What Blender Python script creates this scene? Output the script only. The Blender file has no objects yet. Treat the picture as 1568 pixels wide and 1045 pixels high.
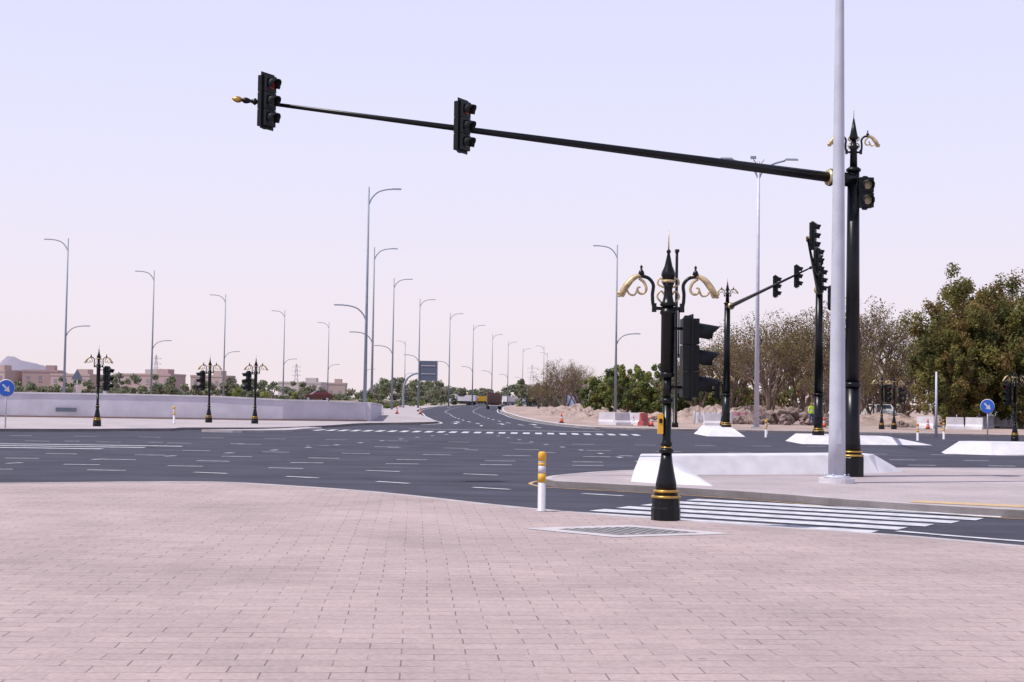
import bpy, bmesh, math, random
import numpy as np
from mathutils import Vector, Matrix, noise
random.seed(7); rng=np.random.default_rng(7)
scene=bpy.context.scene
rad=math.radians

# ------------------------------------------------------------------ world / sun / camera
SUN_EL=58; SUN_AZ=-112   # azimuth of the sun measured clockwise from +Y
W=bpy.data.worlds.new("World"); scene.world=W; W.use_nodes=True
nt=W.node_tree; bg=nt.nodes['Background']
sk=nt.nodes.new('ShaderNodeTexSky'); sk.sky_type='NISHITA'; sk.sun_disc=False
sk.sun_elevation=rad(SUN_EL); sk.sun_rotation=rad(SUN_AZ); sk.dust_density=3; sk.air_density=1
tc=nt.nodes.new('ShaderNodeTexCoord'); sp=nt.nodes.new('ShaderNodeSeparateXYZ')
nt.links.new(tc.outputs['Generated'],sp.inputs[0])
rp=nt.nodes.new('ShaderNodeValToRGB'); nt.links.new(sp.outputs['Z'],rp.inputs[0])
cr=rp.color_ramp; cr.elements[0].position=0.0; cr.elements[0].color=(9.8,8.6,9.0,1)
cr.elements[1].position=1.0; cr.elements[1].color=(3.2,3.6,5.6,1)
for p,c in ((0.06,(9.6,8.7,9.7,1)),(0.16,(8.8,8.6,10.6,1)),(0.30,(7.9,8.0,11.3,1)),(0.50,(4.0,4.2,6.4,1))):
    e=cr.elements.new(p); e.color=c
mx=nt.nodes.new('ShaderNodeMixRGB'); mx.inputs[0].default_value=0.90
nt.links.new(sk.outputs[0],mx.inputs[1]); nt.links.new(rp.outputs[0],mx.inputs[2])
nt.links.new(mx.outputs[0],bg.inputs[0]); bg.inputs[1].default_value=0.10
sl=bpy.data.lights.new('sun','SUN'); so=bpy.data.objects.new('sun',sl); scene.collection.objects.link(so)
sl.energy=4.4; sl.angle=rad(0.5); sl.color=(1.0,0.95,0.9)
sd=Vector((math.sin(rad(SUN_AZ))*math.cos(rad(SUN_EL)),math.cos(rad(SUN_AZ))*math.cos(rad(SUN_EL)),math.sin(rad(SUN_EL))))
so.rotation_euler=sd.to_track_quat('Z','Y').to_euler()
so.location=(-20,-10,40)
scene.view_settings.view_transform='Standard'; scene.view_settings.look='None'; scene.view_settings.exposure=0
cam=bpy.data.cameras.new('camera'); co=bpy.data.objects.new('camera',cam); scene.collection.objects.link(co)
cam.lens=50; cam.clip_end=20000
co.matrix_world=Matrix.Translation((0,0,1.72))@Matrix.Rotation(rad(92.35),4,'X')@Matrix.Rotation(rad(0.9),4,'Z')
scene.camera=co

# ------------------------------------------------------------------ materials
MATS={}
def mat(name,col,rough=0.6,metal=0.0,var=0.12,scale=3.0,emit=None,bump=0.0,bscale=40,spec=0.5,detail=5):
    if name in MATS: return MATS[name]
    m=bpy.data.materials.new(name); m.use_nodes=True; n=m.node_tree; b=n.nodes['Principled BSDF']
    b.inputs['Roughness'].default_value=rough; b.inputs['Metallic'].default_value=metal
    b.inputs['Specular IOR Level'].default_value=spec
    t=n.nodes.new('ShaderNodeTexCoord'); nz=n.nodes.new('ShaderNodeTexNoise'); nz.inputs['Scale'].default_value=scale; nz.inputs['Detail'].default_value=detail
    n.links.new(t.outputs['Object'],nz.inputs['Vector'])
    r=n.nodes.new('ShaderNodeValToRGB'); r.color_ramp.elements[0].position=.3; r.color_ramp.elements[1].position=.7
    r.color_ramp.elements[0].color=(*[c*(1-var) for c in col],1); r.color_ramp.elements[1].color=(*[min(1,c*(1+var)) for c in col],1)
    n.links.new(nz.outputs['Fac'],r.inputs[0]); n.links.new(r.outputs[0],b.inputs['Base Color'])
    if emit: b.inputs['Emission Color'].default_value=(*emit[0],1); b.inputs['Emission Strength'].default_value=emit[1]
    if bump:
        n2=n.nodes.new('ShaderNodeTexNoise'); n2.inputs['Scale'].default_value=bscale; n2.inputs['Detail'].default_value=3
        n.links.new(t.outputs['Object'],n2.inputs['Vector']); bp=n.nodes.new('ShaderNodeBump'); bp.inputs['Strength'].default_value=bump; bp.inputs['Distance'].default_value=.02
        n.links.new(n2.outputs['Fac'],bp.inputs['Height']); n.links.new(bp.outputs[0],b.inputs['Normal'])
    MATS[name]=m; return m
BLK=mat('black_paint',(0.006,0.0065,0.008),.32,0,.3,6,spec=.28)
BLKM=mat('black_plastic',(0.007,0.009,0.011),.5,0,.3,6,spec=.25)
GOLD=mat('gold_paint',(0.50,0.31,0.08),.35,.6,.25,14)
CREAM=mat('gilded_scroll',(0.50,0.39,0.22),.45,.3,.45,14)
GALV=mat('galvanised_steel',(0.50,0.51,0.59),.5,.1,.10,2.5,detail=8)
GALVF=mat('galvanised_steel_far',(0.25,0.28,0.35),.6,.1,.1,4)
WHITE=mat('white_painted_concrete',(0.60,0.58,0.62),.8,0,.12,2.2,bump=.25,detail=8)
WALLM=mat('pale_concrete_wall',(0.54,0.52,0.59),.85,0,.12,.9,bump=.2,detail=8)
KERB=mat('kerb_concrete',(0.42,0.38,0.39),.85,0,.2,2,bump=.2,detail=8)
LENS=mat('lens_dark',(0.06,0.06,0.06),.2,0,.1)
LRED=mat('lens_red',(0.25,0.01,0.01),.25,0,.1,emit=((1,.05,.03),.35))
LREDD=mat('lens_red_unlit',(0.30,0.02,0.02),.25,0,.1)
LAMB=mat('lens_amber_unlit',(0.40,0.33,0.20),.25,0,.1)
YEL=mat('yellow_plastic',(0.70,0.38,0.03),.5,0,.1)
WPL=mat('white_reflective',(0.52,0.50,0.55),.5,0,.08)
PAINT=mat('road_paint_white',(0.52,0.52,0.56),.8,0,.30,4,detail=10)
PAINTY=mat('road_paint_yellow',(0.50,0.33,0.14),.8,0,.3,4,detail=10)
BLUE=mat('sign_blue',(0.02,0.10,0.48),.4,0,.05)
ORANGE=mat('cone_orange',(0.62,0.10,0.05),.5,0,.1)
REDB=mat('barrier_red',(0.42,0.09,0.09),.6,0,.2)
PINKB=mat('banner_pink',(0.50,0.24,0.28),.7,0,.2)
RUB=mat('rubber',(0.02,0.02,0.02),.8,0,.2)
GLASS=mat('car_glass',(0.03,0.035,0.045),.1,0,.1)
CARR=mat('car_paint_maroon',(0.12,0.03,0.03),.3,0,.05)
CARW=mat('car_paint_white',(0.66,0.66,0.66),.3,0,.05)
TRK=mat('truck_paint_brown',(0.10,0.06,0.05),.5,0,.2)
SIGNB=mat('sign_back_grey',(0.10,0.12,0.17),.5,0,.08)
TRUNK=mat('bark',(0.13,0.10,0.08),.9,0,.3,3)
TWIG=mat('twig',(0.17,0.12,0.10),.9,0,.25,3)

def asphalt():
    m=mat('asphalt',(0.054,0.053,0.074),.85,0,.20,.6,bump=.3,bscale=60,detail=8,spec=.25)
    n=m.node_tree; b=n.nodes['Principled BSDF']; t=n.nodes.new('ShaderNodeTexCoord')
    old=b.inputs['Base Color'].links[0].from_socket
    nz=n.nodes.new('ShaderNodeTexNoise'); nz.inputs['Scale'].default_value=25; nz.inputs['Detail'].default_value=6
    mp=n.nodes.new('ShaderNodeMapping'); mp.inputs['Scale'].default_value=(.12,1.2,1); n.links.new(t.outputs['Object'],mp.inputs[0])
    st=n.nodes.new('ShaderNodeTexNoise'); st.inputs['Scale'].default_value=1.0; st.inputs['Detail'].default_value=5; n.links.new(mp.outputs[0],st.inputs['Vector'])
    n.links.new(t.outputs['Object'],nz.inputs['Vector'])
    a=n.nodes.new('ShaderNodeMixRGB'); a.blend_type='OVERLAY'; a.inputs[0].default_value=.35; n.links.new(old,a.inputs[1]); n.links.new(nz.outputs['Fac'],a.inputs[2])
    a2=n.nodes.new('ShaderNodeMixRGB'); a2.blend_type='OVERLAY'; a2.inputs[0].default_value=.6; n.links.new(a.outputs[0],a2.inputs[1]); n.links.new(st.outputs['Fac'],a2.inputs[2])
    n.links.new(a2.outputs[0],b.inputs['Base Color']); return m
ASPH=asphalt()

def paving(name,c1,c2,mortar,bw=.40,bh=.20,rot=-4,ms=.006):
    m=bpy.data.materials.new(name); m.use_nodes=True; n=m.node_tree; b=n.nodes['Principled BSDF']; b.inputs['Roughness'].default_value=.85
    b.inputs['Specular IOR Level'].default_value=.25
    t=n.nodes.new('ShaderNodeTexCoord'); mp=n.nodes.new('ShaderNodeMapping'); mp.inputs['Rotation'].default_value=(0,0,rad(rot))
    wn=n.nodes.new('ShaderNodeTexNoise'); wn.inputs['Scale'].default_value=.6; n.links.new(t.outputs['Object'],wn.inputs['Vector'])
    vm=n.nodes.new('ShaderNodeVectorMath'); vm.operation='MULTIPLY_ADD'; vm.inputs[1].default_value=(.07,.07,0); n.links.new(wn.outputs['Color'],vm.inputs[0]); n.links.new(t.outputs['Object'],vm.inputs[2])
    n.links.new(vm.outputs[0],mp.inputs[0])
    br=n.nodes.new('ShaderNodeTexBrick'); n.links.new(mp.outputs[0],br.inputs['Vector'])
    br.inputs['Scale'].default_value=1; br.inputs['Brick Width'].default_value=bw; br.inputs['Row Height'].default_value=bh
    br.inputs['Mortar Size'].default_value=ms; br.inputs['Mortar Smooth'].default_value=.3; br.offset=.5
    br.inputs['Color1'].default_value=(*c1,1); br.inputs['Color2'].default_value=(*c2,1)
    jn=n.nodes.new('ShaderNodeTexNoise'); jn.inputs['Scale'].default_value=2.3; jn.inputs['Detail'].default_value=4; n.links.new(t.outputs['Object'],jn.inputs['Vector'])
    jr=n.nodes.new('ShaderNodeValToRGB'); jr.color_ramp.elements[0].position=.40; jr.color_ramp.elements[0].color=(*[c*.90 for c in c2],1); jr.color_ramp.elements[1].position=.58; jr.color_ramp.elements[1].color=(*mortar,1)
    n.links.new(jn.outputs['Fac'],jr.inputs[0]); n.links.new(jr.outputs[0],br.inputs['Mortar'])
    big=n.nodes.new('ShaderNodeTexNoise'); big.inputs['Scale'].default_value=.35; big.inputs['Detail'].default_value=8; big.inputs['Roughness'].default_value=.65
    n.links.new(t.outputs['Object'],big.inputs['Vector'])
    fine=n.nodes.new('ShaderNodeTexNoise'); fine.inputs['Scale'].default_value=30; fine.inputs['Detail'].default_value=6; n.links.new(t.outputs['Object'],fine.inputs['Vector'])
    a=n.nodes.new('ShaderNodeMixRGB'); a.blend_type='OVERLAY'; a.inputs[0].default_value=.45; n.links.new(br.outputs['Color'],a.inputs[1]); n.links.new(big.outputs['Fac'],a.inputs[2])
    a2=n.nodes.new('ShaderNodeMixRGB'); a2.blend_type='OVERLAY'; a2.inputs[0].default_value=.30; n.links.new(a.outputs[0],a2.inputs[1]); n.links.new(fine.outputs['Fac'],a2.inputs[2])
    # sparse spots of dirt / chewing gum
    vo=n.nodes.new('ShaderNodeTexVoronoi'); vo.inputs['Scale'].default_value=1.7; n.links.new(t.outputs['Object'],vo.inputs['Vector'])
    vr=n.nodes.new('ShaderNodeValToRGB'); vr.color_ramp.elements[0].position=.03; vr.color_ramp.elements[0].color=(.62,.6,.6,1); vr.color_ramp.elements[1].position=.055; vr.color_ramp.elements[1].color=(1,1,1,1)
    n.links.new(vo.outputs['Distance'],vr.inputs[0])
    a3=n.nodes.new('ShaderNodeMixRGB'); a3.blend_type='MULTIPLY'; a3.inputs[0].default_value=.8; n.links.new(a2.outputs[0],a3.inputs[1]); n.links.new(vr.outputs[0],a3.inputs[2])
    n.links.new(a3.outputs[0],b.inputs['Base Color'])
    bp=n.nodes.new('ShaderNodeBump'); bp.inputs['Strength'].default_value=.4; bp.inputs['Distance'].default_value=.003; bp.invert=True
    n.links.new(br.outputs['Fac'],bp.inputs['Height']); n.links.new(bp.outputs[0],b.inputs['Normal'])
    return m
PAVE=paving('block_paving',(0.41,0.325,0.315),(0.365,0.29,0.285),(0.17,0.13,0.14))
PAVE2=paving('island_paving',(0.41,0.35,0.36),(0.385,0.33,0.34),(0.28,0.23,0.24))

def leafmat(name,col,var=.3,tl=.3):
    m=bpy.data.materials.new(name); m.use_nodes=True; n=m.node_tree; b=n.nodes['Principled BSDF']; b.inputs['Roughness'].default_value=.7
    b.inputs['Specular IOR Level'].default_value=.2
    g=n.nodes.new('ShaderNodeNewGeometry'); r=n.nodes.new('ShaderNodeValToRGB')
    r.color_ramp.elements[0].color=(*[c*(1-var) for c in col],1); r.color_ramp.elements[1].color=(*[c*(1+var) for c in col],1)
    n.links.new(g.outputs['Random Per Island'],r.inputs[0]); n.links.new(r.outputs[0],b.inputs['Base Color'])
    tr=n.nodes.new('ShaderNodeBsdfTranslucent'); n.links.new(r.outputs[0],tr.inputs[0]); ms=n.nodes.new('ShaderNodeMixShader'); ms.inputs[0].default_value=tl
    n.links.new(b.outputs[0],ms.inputs[1]); n.links.new(tr.outputs[0],ms.inputs[2]); n.links.new(ms.outputs[0],n.nodes['Material Output'].inputs[0])
    return m

# ------------------------------------------------------------------ mesh builder
class B:
    def __init__(s): s.v=[]; s.f=[]; s.m=[]; s.mats=[]; s.sm=[]
    def mi(s,m):
        if m not in s.mats: s.mats.append(m)
        return s.mats.index(m)
    def add(s,vs,fs,m,smooth=False):
        o=len(s.v); s.v+= [tuple(p) for p in vs]; k=s.mi(m)
        for f in fs: s.f.append(tuple(i+o for i in f)); s.m.append(k); s.sm.append(smooth)
    def lathe(s,prof,m,org=(0,0,0),seg=14,smooth=True):
        vs=[];fs=[]
        for z,r in prof:
            for i in range(seg):
                a=2*math.pi*i/seg; vs.append((org[0]+r*math.cos(a),org[1]+r*math.sin(a),org[2]+z))
        for j in range(len(prof)-1):
            for i in range(seg):
                k=(i+1)%seg; fs.append((j*seg+i,j*seg+k,(j+1)*seg+k,(j+1)*seg+i))
        fs.append(tuple(range(seg-1,-1,-1))); fs.append(tuple((len(prof)-1)*seg+i for i in range(seg)))
        s.add(vs,fs,m,smooth)
    def tube(s,path,rs,m,seg=8,cap=True):
        path=[Vector(p) for p in path]
        if not hasattr(rs,'__len__'): rs=[rs]*len(path)
        vs=[];fs=[]; up=None
        for j,p in enumerate(path):
            d=(path[min(j+1,len(path)-1)]-path[max(j-1,0)]).normalized()
            if up is None: up=Vector((0,0,1)) if abs(d.z)<.9 else Vector((1,0,0))
            a=d.cross(up).normalized(); b=a.cross(d).normalized(); up=b
            for i in range(seg):
                t=2*math.pi*i/seg; vs.append(p+a*math.cos(t)*rs[j]+b*math.sin(t)*rs[j])
        for j in range(len(path)-1):
            for i in range(seg):
                k=(i+1)%seg; fs.append((j*seg+i,(j+1)*seg+i,(j+1)*seg+k,j*seg+k))
        if cap: fs.append(tuple(range(seg))); fs.append(tuple((len(path)-1)*seg+i for i in range(seg-1,-1,-1)))
        s.add(vs,fs,m,True)
    def box(s,c,size,m,rz=0,taper=1.0,tap_y=None):
        x,y,z=[k/2 for k in size]; cr_,sr=math.cos(rz),math.sin(rz); vs=[]
        ty=taper if tap_y is None else tap_y
        for dz,tx,tyy in ((-z,1,1),(z,taper,ty)):
            for dx,dy in ((-x*tx,-y*tyy),(x*tx,-y*tyy),(x*tx,y*tyy),(-x*tx,y*tyy)):
                vs.append((c[0]+dx*cr_-dy*sr,c[1]+dx*sr+dy*cr_,c[2]+dz))
        s.add(vs,[(3,2,1,0),(4,5,6,7),(0,1,5,4),(1,2,6,5),(2,3,7,6),(3,0,4,7)],m)
    def prism(s,poly,z0,z1,m,top=None):
        n=len(poly); tp=top or poly
        s.add([(x,y,z0) for x,y in poly]+[(x,y,z1) for x,y in tp],[tuple(range(n-1,-1,-1)),tuple(range(n,2*n))]+[(i,(i+1)%n,n+(i+1)%n,n+i) for i in range(n)],m)
    def obj(s,name,loc=(0,0,0),rz=0,bevel=0):
        me=bpy.data.meshes.new(name); me.from_pydata(s.v,[],s.f); 
        for m in s.mats: me.materials.append(m)
        me.polygons.foreach_set('material_index',s.m); me.polygons.foreach_set('use_smooth',s.sm); me.update()
        o=bpy.data.objects.new(name,me); scene.collection.objects.link(o); o.location=loc; o.rotation_euler=(0,0,rz)
        if bevel:
            mod=o.modifiers.new('bevel','BEVEL'); mod.width=bevel; mod.segments=2; mod.limit_method='ANGLE'; mod.angle_limit=rad(40)
        return o
def instance(o,name,loc,rz=0,sc=1):
    q=bpy.data.objects.new(name,o.data); scene.collection.objects.link(q); q.location=loc; q.rotation_euler=(0,0,rz); q.scale=(sc,)*3; return q
def catmull(pts,n=6):
    out=[]; P=[Vector(p) for p in pts]
    for i in range(len(P)-1):
        a=P[max(i-1,0)];b=P[i];c=P[i+1];d=P[min(i+2,len(P)-1)]
        for k in range(n):
            t=k/n; out.append(tuple(.5*((2*b)+(c-a)*t+(2*a-5*b+4*c-d)*t*t+(3*b-a-3*c+d)*t**3)))
    out.append(tuple(P[-1])); return out
def offset(path,d):
    out=[]
    for i,p in enumerate(path):
        a=Vector(path[max(i-1,0)]);b=Vector(path[min(i+1,len(path)-1)]); t=(b-a).normalized(); out.append((p[0]-t.y*d,p[1]+t.x*d))
    return out
def ribbon(bb,path,d0,d1,z,m,z0=None):
    A=offset(path,d0);C=offset(path,d1); n=len(path)
    vs=[(x,y,z) for x,y in A]+[(x,y,z) for x,y in C]; fs=[(i,n+i,n+i+1,i+1) for i in range(n-1)]
    if d1>d0: fs=[f[::-1] for f in fs]
    if z0 is not None:
        vs+=[(x,y,z0) for x,y in A]+[(x,y,z0) for x,y in C]
        fs+=[(i,i+1,2*n+i+1,2*n+i) for i in range(n-1)]+[(n+i+1,n+i,3*n+i,3*n+i+1) for i in range(n-1)]
        fs+=[(0,n,3*n,2*n),(n-1,2*n-1,4*n-1,3*n-1)]
    bb.add(vs,fs,m)
def dashes(bb,path,w,z,m,on,off):
    P=[Vector(p) for p in path]; cur=[P[0]]; draw=True; rem=on
    pos=P[0].copy(); i=1
    while i<len(P):
        d=(P[i]-pos).length
        if d<rem: rem-=d; pos=P[i].copy(); i+=1; cur.append(pos.copy())
        else:
            pos=pos+(P[i]-pos).normalized()*rem; cur.append(pos.copy())
            if draw and len(cur)>1: ribbon(bb,[tuple(q) for q in cur],-w/2,w/2,z,m)
            draw=not draw; rem=on if draw else off; cur=[pos.copy()]

# ------------------------------------------------------------------ ground
g=B(); g.add([(-9000,-200,-.05),(9000,-200,-.05),(9000,9000,-.05),(-9000,9000,-.05)],[(0,1,2,3)],mat('scrub_ground',(0.30,0.255,0.22),.95,0,.3,.03,detail=9)); g.obj('ground')
r=B(); r.add([(-120,5,0),(120,5,0),(120,90,0),(-120,90,0)],[(0,1,2,3)],ASPH)
roadL=[(-6.5,88),(-5.1,97),(-6.3,110),(-8.4,134),(-9.9,155),(-12.2,185),(-14,240),(-14.3,320),(-10,560),(0,900)]
roadR=[(7.0,80),(4.0,92),(1.9,110),(0.4,134),(-.3,155),(-1.3,185),(-1.8,240),(-1.5,320),(4,560),(14,900)]
RL=catmull(roadL,6);RR=catmull(roadR,6)
r.add([(x,y,.004) for x,y in RL]+[(x,y,.004) for x,y in RR],[(i,len(RL)+i,len(RL)+i+1,i+1) for i in range(len(RL)-1)],ASPH)
r.obj('road')

edge=catmull([(-60,6),(-25,18),(-14,22.8),(-8.9,24.9),(-6.8,25.9),(-5.3,26.2),(-3.8,25.4),(-2.4,24.3),(-1.4,23.2),(-.4,21.9),(.7,20.7),(2.0,19.6),(3.9,18.3),(5.0,17.5),(6.2,16.3),(8.4,14.3),(13,11),(22,7)],6)
p=B(); poly=edge+[(22,-12),(-60,-12)]; p.prism(poly[::-1],-.04,.12,PAVE); p.obj('pavement')
k=B(); ribbon(k,edge,0,-.16,.126,KERB,z0=-.03); k.obj('kerb')
# island
isl=[(.9,28.2),(2.7,27.0),(3.8,26.2),(4.8,25.2),(6,23.8),(8,22.2),(12,20),(18,18),(34,16)]
ie=catmull(isl,5); back=catmull([(34,42),(13.2,37.5),(9.4,36.4),(5,34.6),(2.5,32.8),(1.1,30.6),(.7,29.2),(.9,28.2)],5)
p=B(); p.prism((back+ie[1:]),-.04,.12,PAVE2); p.obj('traffic_island')
k=B(); ribbon(k,back+ie[1:],0,.16,.126,KERB,z0=-.03); k.obj('kerb')
tl=B(); ribbon(tl,catmull([(6.6,23.6),(8.4,22.7),(12,21.0),(18,19)],4),.0,.55,.126,mat('tactile_paving_yellow',(0.52,0.36,0.20),.8,0,.15,8)); tl.obj('tactile_paving')

# left far pavement
lf=[(-90,44),(-40,55.5),(-22,61),(-17.0,65.3),(-15.8,66.6),(-15.7,68.5),(-13.6,70),(-11.6,72.5),(-10.0,80),(-9.2,87),(-6.9,92),(-5.1,98),(-6.3,110),(-8.4,134),(-9.9,155),(-12.2,185),(-14,240),(-14.3,320)]
lfc=catmull(lf,4); p=B(); p.prism((lfc+[(-90,320)]),-.04,.12,mat('concrete_pavement',(0.40,0.35,0.36),.9,0,.12,.4)); p.obj('pavement')
k=B(); ribbon(k,lfc,0,.18,.126,KERB,z0=-.03); k.obj('kerb')
k=B(); c=catmull([(-14.2,65.5),(-12.3,65.2),(-10.6,66.8),(-10.2,70),(-9.8,74)],5); k.prism(c+[(-10.6,74),(-11.3,70),(-12.2,67.4)],-.03,.12,KERB); k.obj('traffic_island')

# construction verge
cv=[(140,78),(60,80),(36,82.5),(25,84),(14,85),(9,85.5),(6.2,87.5),(4.4,91),(2.3,108),(.8,134),(0.1,155),(-.9,185),(-1.4,240),(-1.1,320),(4.4,560)]
cc=catmull(cv,4); SAND=mat('sand',(0.35,0.26,0.225),.95,0,.28,.35,bump=.8,bscale=2.5,detail=10)
p=B(); p.prism((cc+[(140,560)])[::-1],-.04,.10,SAND); p.obj('sandy_verge')
k=B(); ribbon(k,cc,0,-.2,.13,WHITE,z0=-.03); k.obj('kerb')

# ------------------------------------------------------------------ markings
mk=B(); Z=.009
for i in range(7):
    x0,y0=.45+i*.46,21.06+i*.68; L=4.6+i*.12
    q=[(x0,y0),(x0+.85*L,y0-.52*L)]
    ribbon(mk,q,-.25,.25,Z,PAINT)
ribbon(mk,catmull([(5.3,19.5),(7,18.0),(12,14.8)],4),-.08,.08,Z,PAINT)
for y,x0,x1 in ((43.6,-30,-12.5),(45.2,-30,-11.6),(46.8,-30,-10.8)):
    ribbon(mk,[(x0,y-2.4),(-15,y),(x1,y+.1)],-.22,.22,Z,PAINT)
for i in range(30):
    x=-11.0+i*.62; yb=71+abs(x+3)*.02
    if x<6.5: ribbon(mk,[(x,yb),(x+.05,yb+3.0)],-.17,.17,Z,PAINT)
rows=[ [(-26,27.5),(-15,30.6),(-8.5,31.7),(-4.6,30.3),(-1.1,27.9),(2.1,25.8)],
 [(-30,31),(-14,33.6),(-6.5,34),(-1,32.5),(1.5,31)],
 [(-30,34.5),(-12,36.8),(-4,36.8),(6,38.4),(14,40)],
 [(-30,38),(-12,39.8),(0,39.6),(18,42)],
 [(-10,43.5),(0,43.4),(20,46)],
 [(-34,48),(-12,50),(4,49),(28,52)],
 [(-34,53),(-12,56.5),(4,56),(13,58)],
 [(-12,34),(-8,43),(-5.5,54),(-3,68)],
 [(4,37.5),(3,46),(1,57),(-1,69)],
 [(10,38.5),(2,46),(-8,50),(-18,50)]]
for i,rw in enumerate(rows): dashes(mk,catmull(rw,8),.15,Z,PAINT,.85 if i<7 else .5,1.6 if i<7 else 2.4)
for f in (.34,.67):
    path=[tuple(Vector(a)*(1-f)+Vector(b)*f) for a,b in zip(RL,RR)]
    dashes(mk,path[3:],.16,.013,PAINT,3,4.5)
ribbon(mk,[(x+.35,y) for x,y in RL[2:]],-.08,.08,.013,PAINT); ribbon(mk,[(x-.35,y) for x,y in RR[3:]],-.08,.08,.013,PAINT)
ribbon(mk,[(-5.6,78.5),(5.2,78.5)],-.2,.2,Z,PAINT)
def arrow(x,y,rz):
    c,s=math.cos(rz),math.sin(rz); T=lambda a,b:(x+a*c-b*s,y+a*s+b*c,.013)
    mk.add([T(-.1,-2),T(.1,-2),T(.1,.6),T(-.1,.6)],[(0,1,2,3)],PAINT); mk.add([T(-.4,.6),T(.4,.6),T(0,2)],[(0,1,2)],PAINT)
arrow(-3.8,98,.05); arrow(-.6,98,.05); arrow(-3.9,104,.07); arrow(1.6,98,.05)
mk.obj('road_markings')
ym=B(); ribbon(ym,edge[34:],.22,.30,Z,PAINTY); ribbon(ym,(back[-12:]+ie[1:]),-.32,-.24,Z,PAINTY)
ym.obj('yellow_edge_line')

# ------------------------------------------------------------------ low white concrete barriers
def low_barrier(base,top,z1,name='concrete_median_barrier',z0=.1):
    b=B(); b.prism(base,z0,z1,WHITE,top); return b.obj(name,bevel=.03)
low_barrier([(2.4,28.4),(3.1,27.75),(3.95,27.35),(3.75,31.4),(8.7,33.6),(9.6,34.7),(9.1,36.0),(2.8,32.5)],
            [(2.58,28.75),(3.05,28.4),(3.2,28.6),(3.5,31.65),(8.5,33.85),(8.75,34.4),(8.5,35.3),(2.95,32.2)],.54)
low_barrier([(10.0,72.6),(12.0,72.6),(12.4,78),(12.2,81),(10.5,81),(10.0,78)],[(10.5,73.6),(11.5,73.6),(11.9,78),(11.8,80.5),(10.8,80.5),(10.5,78)],.42,z0=-.02)
low_barrier([(12.5,61.2),(14.2,61.2),(18.6,62.4),(18.2,64),(14.2,66.5),(12.7,66)],[(13.0,62),(13.8,61.9),(16.6,62.8),(16.4,63.2),(14.1,65.6),(13.1,65.5)],.36,z0=-.02)
low_barrier([(15.7,51.6),(17.2,50.9),(30,53.0),(30,54.6),(16.9,53.6),(16.0,53)],[(16.4,52),(17.4,51.6),(30,53.2),(30,54.2),(17.1,53.2),(16.6,52.7)],.44,z0=-.02)

# boundary wall (left)
w=B()
def wallseg(a,b,z0,za,zb,t=.3,cap=True):
    a=Vector(a);b=Vector(b); n=Vector((-(b-a).y,(b-a).x)).normalized()*t
    P=[a,b,b+n,a+n]; hz=[za,zb,zb,za]
    w.add([(q.x,q.y,z0) for q in P]+[(q.x,q.y,h) for q,h in zip(P,hz)],[(3,2,1,0),(4,5,6,7),(0,1,5,4),(1,2,6,5),(2,3,7,6),(3,0,4,7)],WALLM)
    if cap:
        m=n*.2; P=[a-m,b-m,b+n+m,a+n+m]
        w.add([(q.x,q.y,h+.003) for q,h in zip(P,hz)]+[(q.x,q.y,h+.10) for q,h in zip(P,hz)],[(3,2,1,0),(4,5,6,7),(0,1,5,4),(1,2,6,5),(2,3,7,6),(3,0,4,7)],WHITE)
pts=[((-90,82),1.6),((-60,86),1.62),((-45,88.5),1.62),((-31,90.5),1.6),((-24.5,91.2),1.6),((-19,91.8),1.55),((-14.8,92.4),1.40),((-9.6,94.4),1.28)]
for (a,ha),(b_,hb) in zip(pts[:-1],pts[1:]): wallseg(a,b_,.1,ha,hb)
wallseg((-9.3,94.5),(-11.6,128),.1,1.28,1.0)
wallseg((-45,97),(-13,101),.1,1.65,1.35)
w.box((-28.3,90.6,.62),(1.3,.06,.25),SIGNB)
w.obj('boundary_wall')
dk=B(); 
for i in range(len(pts)-1):
    a,b_=pts[i][0],pts[i+1][0]; ribbon(dk,[(a[0],a[1]-.35),(b_[0],b_[1]-.35)],-.25,.25,.22,mat('brown_kerb',(0.22,0.15,0.14),.9),z0=.1)
dk.obj('planter_kerb')
em=B(); em.prism([(-70,150),(-24,150),(-24,300),(-28,420),(-90,420)],-.02,1.0,mat('embankment_soil',(0.30,0.24,0.19),.95,0,.2,.1)); em.obj('embankment')

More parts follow.
